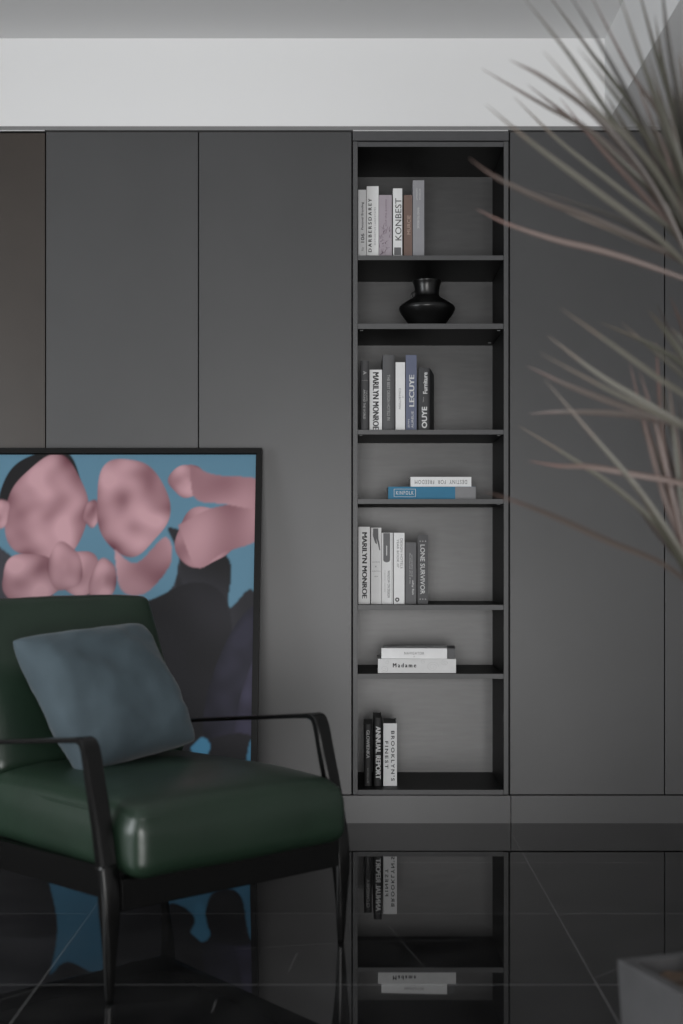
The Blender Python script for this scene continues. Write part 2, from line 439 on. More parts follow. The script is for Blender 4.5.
book(418.0, 429.8, 368, 2, 'charcoal book with bold white furniture title, rightmost on the shelf below the vase', cov(56, 56, 58), G2, d=.2, rz=-8, rounded=True,
     texts=[('OUYE', .05, .215, .34, .46, 90, INKW, .03), ('Furniture', .12, .76, .34, .38, 90, INKW, .025), ('home', -.05, .5, .08, .12, 90, INKL)])

G3 = 'upright books on the middle lower shelf'
book(358.4, 370, 526.8, 4, 'tall white book with large black capitals, leftmost above the two flat white books', W2, G3, setback=.088,
     texts=[('MARILYN MONROE', .03, .5, .86, .42, -90, INK, -.05)])
t, wd, h = book(371, 381.3, 527.7, 4, 'white book with grey splash drawing at the top of its spine', W1, G3, setback=.088,
     texts=[('LIVING', 0, .55, .7, .10, 0, INKG), ('K', 0, .49, .2, .14, 0, INKG), ('DESIGN', 0, .43, .8, .08, 0, INKG), ('03', 0, .36, .3, .1, 0, INKG)])
bm = bmesh.new()
poly = [(-.28, .99), (.2, .99), (.22, .86), (.34, .78), (.4, .70), (.3, .71), (.15, .80), (.02, .86), (.1, .78), (-.1, .80), (-.32, .90)]
bm.faces.new([bm.verts.new((x*wd, -.0006, z*h)) for x, z in poly]); obj('splash_drawing', bm, INKG, t)
t, wd, h = book(381.7, 393, 532.8, 4, 'white book with a grey rounded block on the upper spine', W1, G3, setback=.088,
     texts=[('WINDOW ON DESIGN', .12, .28, .38, .22, -90, INK), ('interior spaces', -.22, .32, .3, .09, -90, INKG)])
bm = bmesh.new(); pts = [(-.36*wd, h*.995), (-.36*wd, h*.64)]
for k in range(9):
    a = math.pi+math.pi*k/8; pts.append((-.06*wd+.30*wd*math.cos(a), h*.62+.018*h*2*math.sin(a)))
pts += [(.24*wd, h*.64), (.24*wd, h*.995)]
bm.faces.new([bm.verts.new((x, -.0006, z)) for x, z in pts]); obj('grey_block', bm, INKG, t)
patch(t, 'white_rule', -.10*wd, -.02*wd, .68*h, .82*h, INKW, y=-.0010)
patch(t, 'spine_crease', .40*wd, .43*wd, .01*h, .99*h, INKG)
t, wd, h = book(393.8, 404.5, 532.8, 4, 'white book with two lines of grey capitals and a round mark at the foot', W2, G3, setback=.088,
     texts=[('DESIGN HOTELS', .22, .71, .42, .22, -90, INKG), ('YEAR BOOK 07', -.12, .71, .40, .2, -90, INKG)])
bm = bmesh.new(); ri, ro = .09*wd, .2*wd
A = [[bm.verts.new((-.18*wd+r*math.cos(k*math.pi/10), -.0006, .06*h+r*math.sin(k*math.pi/10))) for k in range(20)] for r in (ri, ro)]
for k in range(20): bm.faces.new((A[0][k], A[0][(k+1) % 20], A[1][(k+1) % 20], A[1][k]))
obj('round_mark', bm, INK, t)
book(405.4, 416.2, 542.4, 4, 'short mid grey book, lowest of the upright row with the large white capitals book', cov(92, 92, 94), G3, setback=.088, d=.17, shaded_pages=True,
     texts=[('why fish', .18, .27, .24, .24, -90, INKW, .015), ('the illustrated story of the', -.08, .58, .5, .13, -90, INKW), ('second edition book', .12, .62, .36, .1, -90, INKW)])
book(417.6, 428, 535, 4, 'dark grey book with bold white rounded capitals, rightmost of its upright row', cov(70, 70, 72), G3, setback=.088, rz=-3, shaded_pages=True, d=.19,
     texts=[('LONE SURVIVOR', -.02, .50, .72, .44, -90, INKW, .012), ('. . .', 0, .91, .60, .09, 0, INKW, .03), ('. . .', 0, .07, .60, .09, 0, INKW, .03)])

G4 = 'upright books on the bottom shelf'
book(364.2, 371.8, 724.5, 6, 'slim black book with small white title, leftmost on the bottom shelf', cov(30, 30, 31), G4, setback=.088, d=.18, shaded_pages=True, rounded=True,
     texts=[('GLOWIENKA', .0, .68, .46, .42, -90, INKL, -.04), ('Somewhere to be', .0, .17, .24, .12, -90, INKL)])
book(373.8, 381.8, 718, 6, 'black book with bold white capitals, tallest on the bottom shelf', cov(32, 32, 33), G4, setback=.088, d=.2, shaded_pages=True, rounded=True,
     texts=[('ANNUAL REPORT', .05, .49, .78, .62, -90, INKW, -.05)])
book(383.4, 396.9, 723.4, 6, 'white book with two lines of bold black capitals on the bottom shelf', cov(214, 214, 214), G4, setback=.088, d=.18, shaded_pages=True,
     texts=[('BROOKLYN\'S', .20, .48, .80, .27, -90, INK, .02, 1.35), ('FINEST', -.26, .495, .44, .24, -90, INK, .02, 1.35)])

# flat books: spine towards the room
def flatbook(px0, px1, y0, y1, label, c, group, setback=.04, d=.2, rz=0, shaded_pages=False, zbase=None, texts=()):
    Z = YF+setback
    x0, x1 = wx(px0, Z), wx(px1, Z); wd = x1-x0
    zb = zbase if zbase is not None else wz(y1, Z)
    h = wz(y0, Z)-zb-.0004
    t = thing('book', label, 'book', ((x0+x1)/2, Z, zb), math.radians(rz), group)
    bm = bmesh.new(); k = .0022; sp = .004
    box(bm, -wd/2, wd/2, 0, sp, 0, h); box(bm, -wd/2, wd/2, sp, d, 0, k); box(bm, -wd/2, wd/2, sp, d, h-k, h)
    bmesh.ops.recalc_face_normals(bm, faces=bm.faces); obj('cover', bm, c, t)
    obj('pages', boxm(-wd/2+.003, wd/2-.003, sp+.0002, d-.003, k+.0002, h-k-.0002), M_pageshade if shaded_pages else M_page, t)
    for s, fx, fz, fl, fh, rot, ink, bold, spc in texts:
        add_text(t, s, fx*wd, fz*h, fl*wd, fh*h, rot, ink, bold=bold, spacing=spc)
    return t, wd, h, zb+h+.0004
z3 = wz(SH[3][0])+.0003; z5 = wz(SH[5][0])+.0003
G5 = 'pair of books lying on the shelf with the blue one'
t, wd, h, zt = flatbook(388.2, 475.7, 486.6, 0, 'teal blue book with a grey end band, lying flat under a white book', cov(36, 112, 146), G5, zbase=z3, setback=.05,
     texts=[('KINFOLK', -.31, .52, .20, .30, 0, INKW, .01, 1.3)])
patch(t, 'grey_band', .266*wd, wd/2, 0.0005, h-.0005, cov(128, 128, 130))
bm = bmesh.new()
for a in ((-.435, -.185, .20, .225), (-.435, -.185, .80, .825), (-.435, -.430, .20, .825), (-.190, -.185, .20, .825)):
    box(bm, a[0]*wd, a[1]*wd, -.0008, -.0002, a[2]*h, a[3]*h)
obj('title_box', bm, INKW, t)
t, wd, h, _ = flatbook(410.6, 471.3, 476.8, 0, 'white book with upside-down grey title lying on the teal blue book', W2, G5, zbase=zt+.0003, setback=.06, d=.17,
     texts=[('DESTINY  FOR  FREEDOM', 0, .48, .86, .42, 180, INKG, 0, 1.2)])
G6 = 'pair of white books lying on the second shelf from the bottom'
t, wd, h, zt = flatbook(378, 456, 658.9, 0, 'white book with pale swirl pattern and black title, lower of the two lying flat', cov(214, 214, 214), G6, zbase=z5, setback=.035, d=.2, shaded_pages=True,
     texts=[('Madame', -.16, .55, .30, .30, 0, INK, -.045, 1.5)])
M_swirl = mat('pale_swirl_ink', (.46, .46, .46, 1), .6)
bm = bmesh.new()
for cx, cz, r0, turns, ph in ((.20, .45, .36, 2.2, 0), (.36, .75, .22, 1.6, 2), (-.42, .3, .26, 1.7, 4), (.08, .8, .16, 1.4, 1), (-.38, .8, .14, 1.2, 3)):
    prev = None
    for k in range(60):
        u = k/59; a = ph+u*turns*2*math.pi; r = r0*h*(1-u*.85)
        x = cx*wd+r*1.2*math.cos(a); z = cz*h+r*math.sin(a)
        z = max(.03*h, min(.97*h, z)); x = min(x, .495*wd); x = max(x, -.495*wd)
        c_, s_ = math.cos(a)*.00045, math.sin(a)*.00045
        cur = (bm.verts.new((x-c_, -.0005, z-s_)), bm.verts.new((x+c_, -.0005, z+s_)))
        if prev: bm.faces.new((prev[0], prev[1], cur[1], cur[0]))
        prev = cur
obj('swirl_pattern', bm, M_swirl, t)['kind'] = 'stuff'
t, wd, h, _ = flatbook(381.4, 447, 648.2, 0, 'thinner white book with a dark cover side, upper of the two lying flat', W2, G6, zbase=zt+.0003, setback=.045, d=.17, rz=-4, shaded_pages=True,
     texts=[('NAVIGATOR', .0, .52, .30, .26, 0, INKG, 0, 1.2), ('A', 0, .2, .02, .12, 0, INKG, 0, 1)])
obj('dark_end_cover', boxm(wd/2+.0002, wd/2+.030, .006, .165, .0008, h-.0005, bev=.001), cov(82, 82, 84), t)
# ------------------------------------------------------------------ vase
zs = wz(SH[1][0])
ZV = YF+.13
kv = ZV/FPX
prof = [(15, 0), (16.2, .5), (18.5, 4.5), (21.5, 9), (25.6, 14.5), (27.8, 18.6), (28, 20.6), (27, 22.8), (22, 26.4), (17, 29.4), (13.2, 32), (12.0, 34.6), (12.2, 38.5), (13.2, 43.5), (14.7, 47.4),
        (14.2, 48.1), (13.2, 47.2), (11.6, 42), (10.8, 36), (10.6, 33), (8, 31)]
sm = spline(prof, 120)
v = thing('vase', 'squat black ceramic vase with a wide belly and short flared neck on its own shelf', 'vase', (wx(427, ZV), ZV, zs+.0004))
obj('body', lathe([(max(r*kv, .002), max(z*kv, 0)) for r, z in sm], 72), M_vase, v, smooth=True)
pts = [(-(12.3+3.4*math.sin(math.pi*u))*kv, -.012, (37-7.5*u)*kv) for u in [i/12 for i in range(13)]]
obj('lug_handle', loft(tube_rings(pts, .0032, 10)), M_vase, v, smooth=True)

# ------------------------------------------------------------------ leaning painting (plain abstract stand-in in the same colours)
yb, yt = 4.68, 5.012          # depth of the foot and of the top of the picture
ht = wz(447.6, yt)
L = math.hypot(yt-yb, ht); ang = math.atan2(yt-yb, ht)
PXR = wx(262, yt)              # right outer edge
WD = 1.30; fr = .020
pic = thing('framed_painting', 'large framed abstract painting of pink and black shapes on blue, leaning behind the armchair', 'painting',
            (PXR, yb, 0))
pic.rotation_euler = (-ang, 0, 0)
L -= .001
dpt = .035
bm = bmesh.new()
box(bm, -WD, -WD+fr, 0, dpt, 0, L); box(bm, -fr, 0, 0, dpt, 0, L)
box(bm, -WD+fr, -fr, 0, dpt, 0, fr); box(bm, -WD+fr, -fr, 0, dpt, L-fr, L)
bmesh.ops.recalc_face_normals(bm, faces=bm.faces); obj('frame', bm, M_picframe, pic)
obj('inner_lip', boxm(-WD+fr, -fr, .012, .014, fr, L-fr), M_picframe, pic)
# canvas grid, painted per vertex. Paint coordinates: x,y of the photograph at the picture's own plane
NX, NZ = 310, 345
us = np.linspace(-WD+fr+.003, -fr-.003, NX); vs2 = np.linspace(fr+.003, L-fr-.003, NZ)
U, V = np.meshgrid(us, vs2)
PX = 262+U*266*1.01; PY = 449+(L-V)*FPX/4.95*.985     # nominal paint units
def sm_(x, w=1.2): return np.clip(.5-x/w, 0, 1)
def nz(ax, ay, f, seed):
    r = np.random.RandomState(seed); out = np.zeros_like(ax)
    for k in range(5):
        a = r.uniform(0, 6.28); ff = f*r.uniform(.6, 1.8); p = r.uniform(0, 6.28)
        out += np.sin((ax*np.cos(a)+ay*np.sin(a))*ff+p+1.5*np.sin((ax*np.sin(a)-ay*np.cos(a))*ff*.6+p))
    return out/5
C = np.zeros(PX.shape+(3,))
def lin(r, g, b): return np.array([s2l(r), s2l(g), s2l(b)])
C[:] = lin(104, 148, 172); C *= (1+.05*nz(PX, PY, .02, 1))[..., None]
def over(mask, colr):
    global C
    C = C*(1-mask[..., None])+colr*mask[..., None]
def ellipse(cx, cy, rx, ry, rot, c_lo, c_hi, seed, streak=.25, wob=.06):
    a = math.radians(rot); dx, dy = PX-cx, PY-cy
    x = (dx*math.cos(a)+dy*math.sin(a))/rx; y = (-dx*math.sin(a)+dy*math.cos(a))/ry
    th = np.arctan2(y, x); r = np.sqrt(x*x+y*y)*(1+wob*np.sin(3*th+seed)+wob*.5*np.sin(5*th+2*seed))
    m = sm_((r-1)*min(rx, ry), 1.6)
    # paint modelling: rings of lighter and darker pigment
    q = .5-.35*np.cos(r*4.2+.5)*r+.25*np.cos(x*3-y*2)+2.2*streak*nz(PX, PY, .13, seed)*(1-.3*r)
    q = np.clip(q, 0, 1)[..., None]
    over(m, lin(*c_lo)*(1-q)+lin(*c_hi)*q)
def poly(ptsl, c_lo, c_hi, seed, n=120, streak=.4, f=.05):
    P = np.array(spline(ptsl+[ptsl[0]], n))[:, :2]
    inside = np.zeros(PX.shape, bool)
    x0, y0 = P[-1]
    for x1, y1 in P:
        if y1 != y0:
            c = ((y1 > PY) != (y0 > PY)) & (PX < (x0-x1)*(PY-y1)/(y0-y1+1e-12)+x1)
            inside ^= c
        x0, y0 = x1, y1
    q = np.clip(.5+streak*nz(PX, PY, f, seed)*1.4, 0, 1)[..., None]
    im = inside.astype(float); pd = np.pad(im, 1, mode='edge')
    im = (im*4+pd[:-2, 1:-1]*2+pd[2:, 1:-1]*2+pd[1:-1, :-2]*2+pd[1:-1, 2:]*2+pd[:-2, :-2]+pd[2:, 2:]+pd[:-2, 2:]+pd[2:, :-2])/16
    over(im, lin(*c_lo)*(1-q)+lin(*c_hi)*q)
PK0, PK1 = (118, 66, 78), (226, 178, 186)
DK0, DK1 = (26, 25, 28), (68, 68, 76)
NV0, NV1 = (22, 21, 31), (50, 49, 66)
ellipse(45, 497, 42, 46, 0, DK0, DK0, 2)                     # dark disc behind
poly([(-66, 560), (-40, 520), (-10, 540), (18, 560), (60, 600), (70, 850), (-70, 850)], DK0, DK1, 21)
ellipse(50, 512, 41, 53, 6, PK0, PK1, 3)                     # large pink stone
ellipse(4, 516, 9, 15, 0, PK0, PK1, 7)
ellipse(94, 516, 8, 14, 0, PK0, PK1, 8)
ellipse(38, 582, 30, 26, 0, PK0, PK1, 5)
poly([(95, 560), (106, 598), (130, 606), (172, 596), (182, 560), (172, 530), (230, 560), (232, 610), (258, 600), (262, 760), (206, 745), (150, 760), (100, 780), (60, 700), (80, 600)], DK0, DK1, 22, f=.04)
ellipse(133, 508, 36, 50, -8, PK0, PK1, 11)                   # second pink stone
poly([(118, 552), (140, 566), (168, 540), (174, 566), (150, 596), (126, 592)], PK0, PK1, 24, f=.08)
ellipse(206, 540, 28, 31, 30, PK0, PK1, 12)                   # pink stone at right
poly([(180, 528), (215, 510), (262, 505), (262, 540), (225, 556), (200, 570)], PK0, PK1, 25, f=.06)
poly([(182, 560), (188, 590), (205, 600), (226, 606), (222, 640), (180, 640)], DK0, DK1, 27, f=.06)
ellipse(187, 482, 17, 17, 10, PK0, PK1, 14)
poly([(190, 465), (215, 476), (262, 482), (262, 510), (225, 506), (196, 500)], PK0, PK1, 26, f=.07)
ellipse(83, 576, 24, 22, 20, PK0, PK1, 15)                    # small stones in front
ellipse(70, 570, 17, 24, -10, PK0, PK1, 16)
ellipse(108, 584, 13, 22, 10, PK0, PK1, 17)
poly([(150, 606), (200, 585), (232, 610), (235, 700), (206, 738), (160, 770), (110, 760), (120, 660)], (14, 13, 16), (42, 41, 47), 31, f=.05)
ellipse(246, 690, 30, 88, 14, NV0, NV1, 33, wob=.03)
ellipse(256, 712, 14, 60, 10, (34, 32, 46), (70, 67, 90), 35, wob=.02)
# lower edge: blue ground between dark rounded masses
poly([(-80, 760), (40, 740), (150, 760), (190, 745), (262, 740), (262, 860), (-80, 860)], (16, 15, 18), (44, 43, 50), 41)
poly([(62, 700), (80, 715), (112, 705), (128, 760), (120, 800), (132, 870), (50, 870), (66, 800), (72, 750)], (70, 130, 165), (84, 146, 180), 42)
poly([(170, 790), (174, 776), (184, 776), (196, 770), (207, 758), (213, 768), (218, 784), (230, 791), (242, 789), (249, 778), (252, 755), (256, 738), (266, 735), (268, 880), (172, 880)], (70, 130, 165), (84, 146, 180), 43)
poly([(198, 746), (209, 736), (217, 743), (214, 756), (211, 775), (203, 775), (203, 757)], (70, 138, 175), (84, 150, 186), 44, f=.01)
verts = [(us[i], .0115, vs2[j]) for j in range(NZ) for i in range(NX)]
faces = [(j*NX+i, j*NX+i+1, (j+1)*NX+i+1, (j+1)*NX+i) for j in range(NZ-1) for i in range(NX-1)]
me = bpy.data.meshes.new('canvas'); me.from_pydata(verts, [], faces)
ca = me.color_attributes.new('paint', 'FLOAT_COLOR', 'POINT')
ca.data.foreach_set('color', np.concatenate([C.reshape(-1, 3), np.ones((NX*NZ, 1))], 1).ravel().astype(np.float32))
M_paint = mat('oil_paint', (1, 1, 1, 1), .45, spec=.25, bump=.15, bscale=90)
nt = M_paint.node_tree; vc = nt.nodes.new('ShaderNodeVertexColor'); vc.layer_name = 'paint'
mlt = nt.nodes.new('ShaderNodeMixRGB'); mlt.blend_type = 'MULTIPLY'; mlt.inputs[0].default_value = 1; mlt.inputs[2].default_value = (.72, .72, .72, 1)
nt.links.new(vc.outputs[0], mlt.inputs[1]); nt.links.new(mlt.outputs[0], nt.nodes['Principled BSDF'].inputs['Base Color'])
obj('canvas', me, M_paint, pic, smooth=True)

# ------------------------------------------------------------------ armchair
M_leather = mat('green_leather', (.0100, .0225, .0135, 1), .36, spec=.5, var=.18, vscale=4, bump=.25, bscale=14, bdist=.006)
nt = M_leather.node_tree
M_velvet = M_leather
AX = .350
ch = thing('armchair', 'dark green leather armchair with black bent frame standing in front of the painting', 'armchair', (-.292, 3.279, 0), math.atan2(.671, .741))
def band(ctrl, sx, n=44, rnd_=.35):
    """flat band in the chair's side plane. ctrl rows: y, z, in-plane thickness, lateral width"""
    P = spline(ctrl, n); rings = []
    for i, p in enumerate(P):
        q = P[min(i+1, n-1)]-P[max(i-1, 0)]
        t = np.array([q[0], q[1]]); t /= np.linalg.norm(t); nn = np.array([-t[1], t[0]])
        th, wl = p[2]/2, p[3]/2; c = min(th, wl)*(rnd_ if p[1] > .2 else rnd_+(.75-rnd_)*min(1, (.2-p[1])/.1))
        sec = [(-wl+c, -th), (wl-c, -th), (wl, -th+c), (wl, th-c), (wl-c, th), (-wl+c, th), (-wl, th-c), (-wl, -th+c)]
        rings.append([(sx+a, p[0]+nn[0]*b, p[1]+nn[1]*b) for a, b in sec])
    return loft(rings)
for s in (-1, 1):
    arm = band([(.785, .506, .012, .042), (.55, .534, .011, .042), (.35, .557, .011, .042), (.15, .580, .012, .044), (.102, .583, .016, .045), (.080, .564, .022, .045),
                (.058, .490, .026, .045), (.032, .400, .030, .044), (.012, .310, .034, .043)], s*AX, 60)
    obj('armrest', arm, M_black, ch, smooth=False)
    leg = band([(.0125, .3105, .034, .043), (.001, .24, .034, .042), (-.003, .17, .030, .038), (-.003, .08, .024, .031), (-.001, .001, .016, .018)], s*AX, 30, .2)
    obj('leg', leg, M_black, ch, smooth=True)
    rleg = band([(.806, .504, .014, .042), (.812, .470, .022, .042), (.800, .36, .030, .042), (.790, .20, .032, .038), (.800, .09, .026, .030), (.820, .001, .018, .020)], s*AX, 40)
    obj('leg', rleg, M_black, ch)
    xo = s*(AX-.034)
    rings = []
    for (y, zt, zb) in ((.004, .296, .222), (.775, .268, .196)):
        rings.append([(xo-.010, y, zb), (xo+.010, y, zb), (xo+.010, y, zt), (xo-.010, y, zt)])
    obj('side_rail', loft(rings), M_black, ch)
xi = AX-.0455
obj('front_rail', boxm(-xi-.024, xi+.024, -.020, .003, .207, .278, bev=.003), M_black, ch)
obj('rear_rail', boxm(-xi, xi, .752, .774, .196, .262, bev=.003), M_black, ch)
obj('seat_deck', loft([[(-xi, .004, .252), (xi, .004, .252), (xi, .004, .268), (-xi, .004, .268)], [(-xi, .75, .236), (xi, .75, .236), (xi, .75, .252), (-xi, .75, .252)]]), M_dark, ch)

def cushion(w, d, h, r, crown, n=26, seed=0, side_bulge=.012):
    """box cushion 0..d in y, centred in x, 0..h in z, rounded edges and a crowned top"""
    bm = bmesh.new()
    bmesh.ops.create_cube(bm, size=2)
    bmesh.ops.subdivide_edges(bm, edges=bm.edges, cuts=n, use_grid_fill=True)
    hx, hy, hz = w/2, d/2, h/2
    for v_ in bm.verts:
        p = v_.co.copy()
        # concentrate samples at the edges
        q = Vector([math.sin(c*math.pi/2) for c in p])
        P = Vector((q.x*hx, q.y*hy, q.z*hz))
        core = Vector((max(-hx+r, min(hx-r, P.x)), max(-hy+r, min(hy-r, P.y)), max(-hz+r, min(hz-r, P.z))))
        dd = P-core
        if dd.length > 1e-9: P = core+dd.normalized()*min(r, dd.length if dd.length < r else r)
        fx, fy, fz = 1-(P.x/hx)**4, 1-(P.y/hy)**4, 1-(P.z/hz)**2
        fx, fy, fz = max(fx, 0), max(fy, 0), max(fz, 0)
        if q.z > 0: P.z += crown*math.sqrt(fx*fy)*q.z
        P.x += math.copysign(side_bulge, P.x)*fz*fy*min(1, abs(P.x/hx)); P.y += math.copysign(side_bulge, P.y)*fz*fx*min(1, abs(P.y/hy))
        nn = noise.noise(Vector((P.x*5+seed, P.y*5, P.z*5)))*.006+noise.noise(Vector((P.x*14, P.y*14+seed, P.z*9)))*.0022
        P += P.normalized()*nn
        v_.co = P+Vector((0, hy, hz))
    return bm
def place(o, rx, loc):
    o.rotation_euler = (rx, 0, 0); o.location = loc
sl = -.012
SW = .640
seat = obj('seat_cushion', cushion(SW, .80, .142, .040, .052, seed=3, side_bulge=.006), M_leather, ch, smooth=True)
place(seat, sl, (0, -.070, .277))
# reclined back cushion (local: y up along back, z towards the sitter)
back = obj('back_cushion', cushion(SW-.03, .50, .13, .028, .022, seed=8), M_leather, ch, smooth=True)
rc = math.radians(90+30)       # tilt of back: z axis of the cushion points to the sitter
Mx = Matrix.Rotation(math.radians(58), 4, 'X')
back.rotation_euler = (math.radians(66), 0, 0)   # y axis goes up and back
back.location = (0, .735, .385)
def piping(pts, parent, name='piping', r=.0035):
    return obj(name, loft(tube_rings(pts, r, 8)), M_leather, parent, smooth=True)
def edge_loop(w, d, z, ins):
    hw = w/2-ins; P = []
    rr = .03
    for cx, cy, a0 in ((hw-rr, d-ins-rr, 0), (-hw+rr, d-ins-rr, 90), (-hw+rr, ins+rr, 180), (hw-rr, ins+rr, 270)):
        for k in range(5):
            a = math.radians(a0+k*22.5); P.append((cx+rr*math.cos(a), cy+rr*math.sin(a), z))
    return P+[P[0]]
pp = piping(edge_loop(SW, .80, .139, .011), seat)
# back supports
for s in (-1, 1):
    obj('back_post', loft([[(s*.2-.012, .86+y, z) for y, z in ((0, 0), (.0, .0))]+[(s*.2+.012, .86, 0)]]) if False else
        loft([[(s*.22+a, .782+b, .20) for a, b in ((-.012, -.008), (.012, -.008), (.012, .008), (-.012, .008))],
              [(s*.22+a, .945+b, .76) for a, b in ((-.012, -.008), (.012, -.008), (.012, .008), (-.012, .008))]]), M_black, ch)

# ------------------------------------------------------------------ pillow
M_pillow = mat('slate_blue_velvet', (.049, .068, .080, 1), .8, spec=.2, var=.12, vscale=7, bump=.8, bscale=9, bdist=.006)
M_pillow.node_tree.nodes['Principled BSDF'].inputs['Sheen Weight'].default_value = .12
M_pillow.node_tree.nodes['Principled BSDF'].inputs['Sheen Roughness'].default_value = .4
TL, TR, BR, BL = pt(7, 638, 3.555), pt(143, 622, 3.871), pt(199, 743, 3.72), pt(80, 779, 3.43)
def pillow(TL, TR, BR, BL, thick, n=36):
    ctr = (TL+TR+BR+BL)/4
    ex = ((TR+BR)-(TL+BL)).normalized(); ez0 = ((TL+TR)-(BL+BR)); nrm = ex.cross(ez0).normalized()   # to -y roughly
    if nrm.y > 0: nrm = -nrm
    bm = bmesh.new(); sheets = []
    for sgn in (1, -1):
        g = []
        for j in range(n+1):
            row = []
            for i in range(n+1):
                u, v_ = (math.sin((i/n-.5)*math.pi)+1)/2, (math.sin((j/n-.5)*math.pi)+1)/2
                # sides bow in between the pointed corners
                pin = .045
                uu = .5+(u-.5)*(1-pin*(1-(2*v_-1)**2)*abs(2*u-1)**3*1.6); vv = .5+(v_-.5)*(1-pin*(1-(2*u-1)**2)*abs(2*v_-1)**3*1.6)
                cc = .055*(abs(2*u-1)*abs(2*v_-1))**4
                uu = .5+(uu-.5)*(1-cc); vv = .5+(vv-.5)*(1-cc)
                P = (BL*(1-uu)+BR*uu)*(1-vv)+(TL*(1-uu)+TR*uu)*vv
                a = (1-abs(2*u-1)**2.6)*(1-abs(2*v_-1)**2.6)
                hgt = thick/2*max(a, 0)**.42
                hgt += (noise.noise(Vector((u*4+sgn*3, v_*4, 2)))*.014+noise.noise(Vector((u*9, v_*12, 5+sgn)))*.007)*min(1, a*4)
                row.append((P+nrm*sgn*hgt, i in (0, n) or j in (0, n)))
            g.append(row)
        sheets.append(g)
    top = [[bm.verts.new(p) for p, _ in r] for r in sheets[0]]
    bot = [[(top[j][i] if sheets[1][j][i][1] else bm.verts.new(sheets[1][j][i][0])) for i in range(n+1)] for j in range(n+1)]
    for g in (top, bot):
        for j in range(n):
            for i in range(n): 
                try: bm.faces.new((g[j][i], g[j][i+1], g[j+1][i+1], g[j+1][i]))
                except ValueError: pass
    c = ctr
    for v_ in bm.verts: v_.co -= c
    bmesh.ops.recalc_face_normals(bm, faces=bm.faces)
    return bm, c
bm, c = pillow(TL, TR, BR, BL, .19)
po = obj('throw_pillow', bm, M_pillow, None, smooth=True); po.location = c
tag(po, 'slate blue velvet throw pillow leaning on the backrest of the green armchair', 'pillow')

# ------------------------------------------------------------------ potted dracaena in the foreground
def leaf_mat():
    m = bpy.data.materials.new('dracaena_leaf'); m.use_nodes = True
    nt = m.node_tree; b = nt.nodes['Principled BSDF']; b.inputs['Roughness'].default_value = .45
    uv = nt.nodes.new('ShaderNodeVertexColor'); uv.layer_name = 'leaf'
    nt.links.new(uv.outputs[0], b.inputs['Base Color'])
    return m
M_leaf = leaf_mat()
M_bark = mat('dracaena_bark', (.06, .05, .038, 1), .9, var=.3, vscale=30, bump=.6, bscale=40, stretch=(1, 1, 3))
M_conc = mat('grey_concrete', (.042, .042, .044, 1), .75, var=.22, vscale=9, bump=.3, bscale=60)
M_soil = mat('soil', (.060, .038, .024, 1), .95, var=.5, vscale=30, bump=1, bscale=60, bdist=.01)
e1 = Vector((.944, .33, 0)); e2 = Vector((.33, -.944, 0)); SD = .200
Lc = Vector((.467, 2.381, 0)); Cc = Lc+(e1+e2)*(SD/2)
pl = thing('potted_plant', 'dracaena with long thin leaves in a square grey concrete planter at right', 'plant', Cc)
def sq(h, z): return [(Cc*0+(e1*a+e2*b)*h+Vector((0, 0, z))) for a, b in ((-1, -1), (-1, 1), (1, 1), (1, -1))]
HS = SD/2; ZR = .30
rings = [sq(HS*.84, 0), sq(HS*.86, .01), sq(HS*.995, ZR-.004), sq(HS*.985, ZR), sq(HS-.022, ZR), sq(HS-.0235, ZR-.05), sq(HS-.025, .20)]
obj('planter', loft(rings), M_conc, pl)
bm = bmesh.new(); n = 24; g = [[None]*(n+1) for _ in range(n+1)]
for i in range(n+1):
    for j in range(n+1):
        a, b = (i/n*2-1), (j/n*2-1); p = (e1*a+e2*b)*(HS-.0236)
        g[i][j] = bm.verts.new(p+Vector((0, 0, ZR-.024+noise.noise(p*40)*.008)))
for i in range(n):
    for j in range(n): bm.faces.new((g[i][j], g[i+1][j], g[i+1][j+1], g[i][j+1]))
obj('soil', bm, M_soil, pl, smooth=True)
heads = [(pt(712, 292, 2.375), 0), (pt(722, 432, 2.30), 1), (pt(704, 604, 2.40), 2)]
C0 = Vector(Cc)
def trunk(path, rad, name='trunk'):
    P = [Vector(p[:3]) for p in spline(path, 24)]
    R = [rad[0]+(rad[1]-rad[0])*i/23 for i in range(24)]
    return obj(name, loft(tube_rings([p-C0 for p in P], R, 12)), M_bark, pl, smooth=True)
H = [h[0] for h in heads]
trunk([C0+Vector((.0, 0, ZR-.06)), C0+Vector((.03, .01, .6)), C0+Vector((.05, .02, 1.05)), H[0]], (.014, .011))
trunk([C0+Vector((.012, -.01, ZR-.06)), C0+Vector((.055, -.02, .65)), C0+Vector((.07, -.03, .95)), H[1]], (.011, .009))
trunk([C0+Vector((.02, .02, ZR-.06)), C0+Vector((.06, .035, .55)), C0+Vector((.055, .035, .78)), H[2]], (.010, .008))
rnd = random.Random(11)
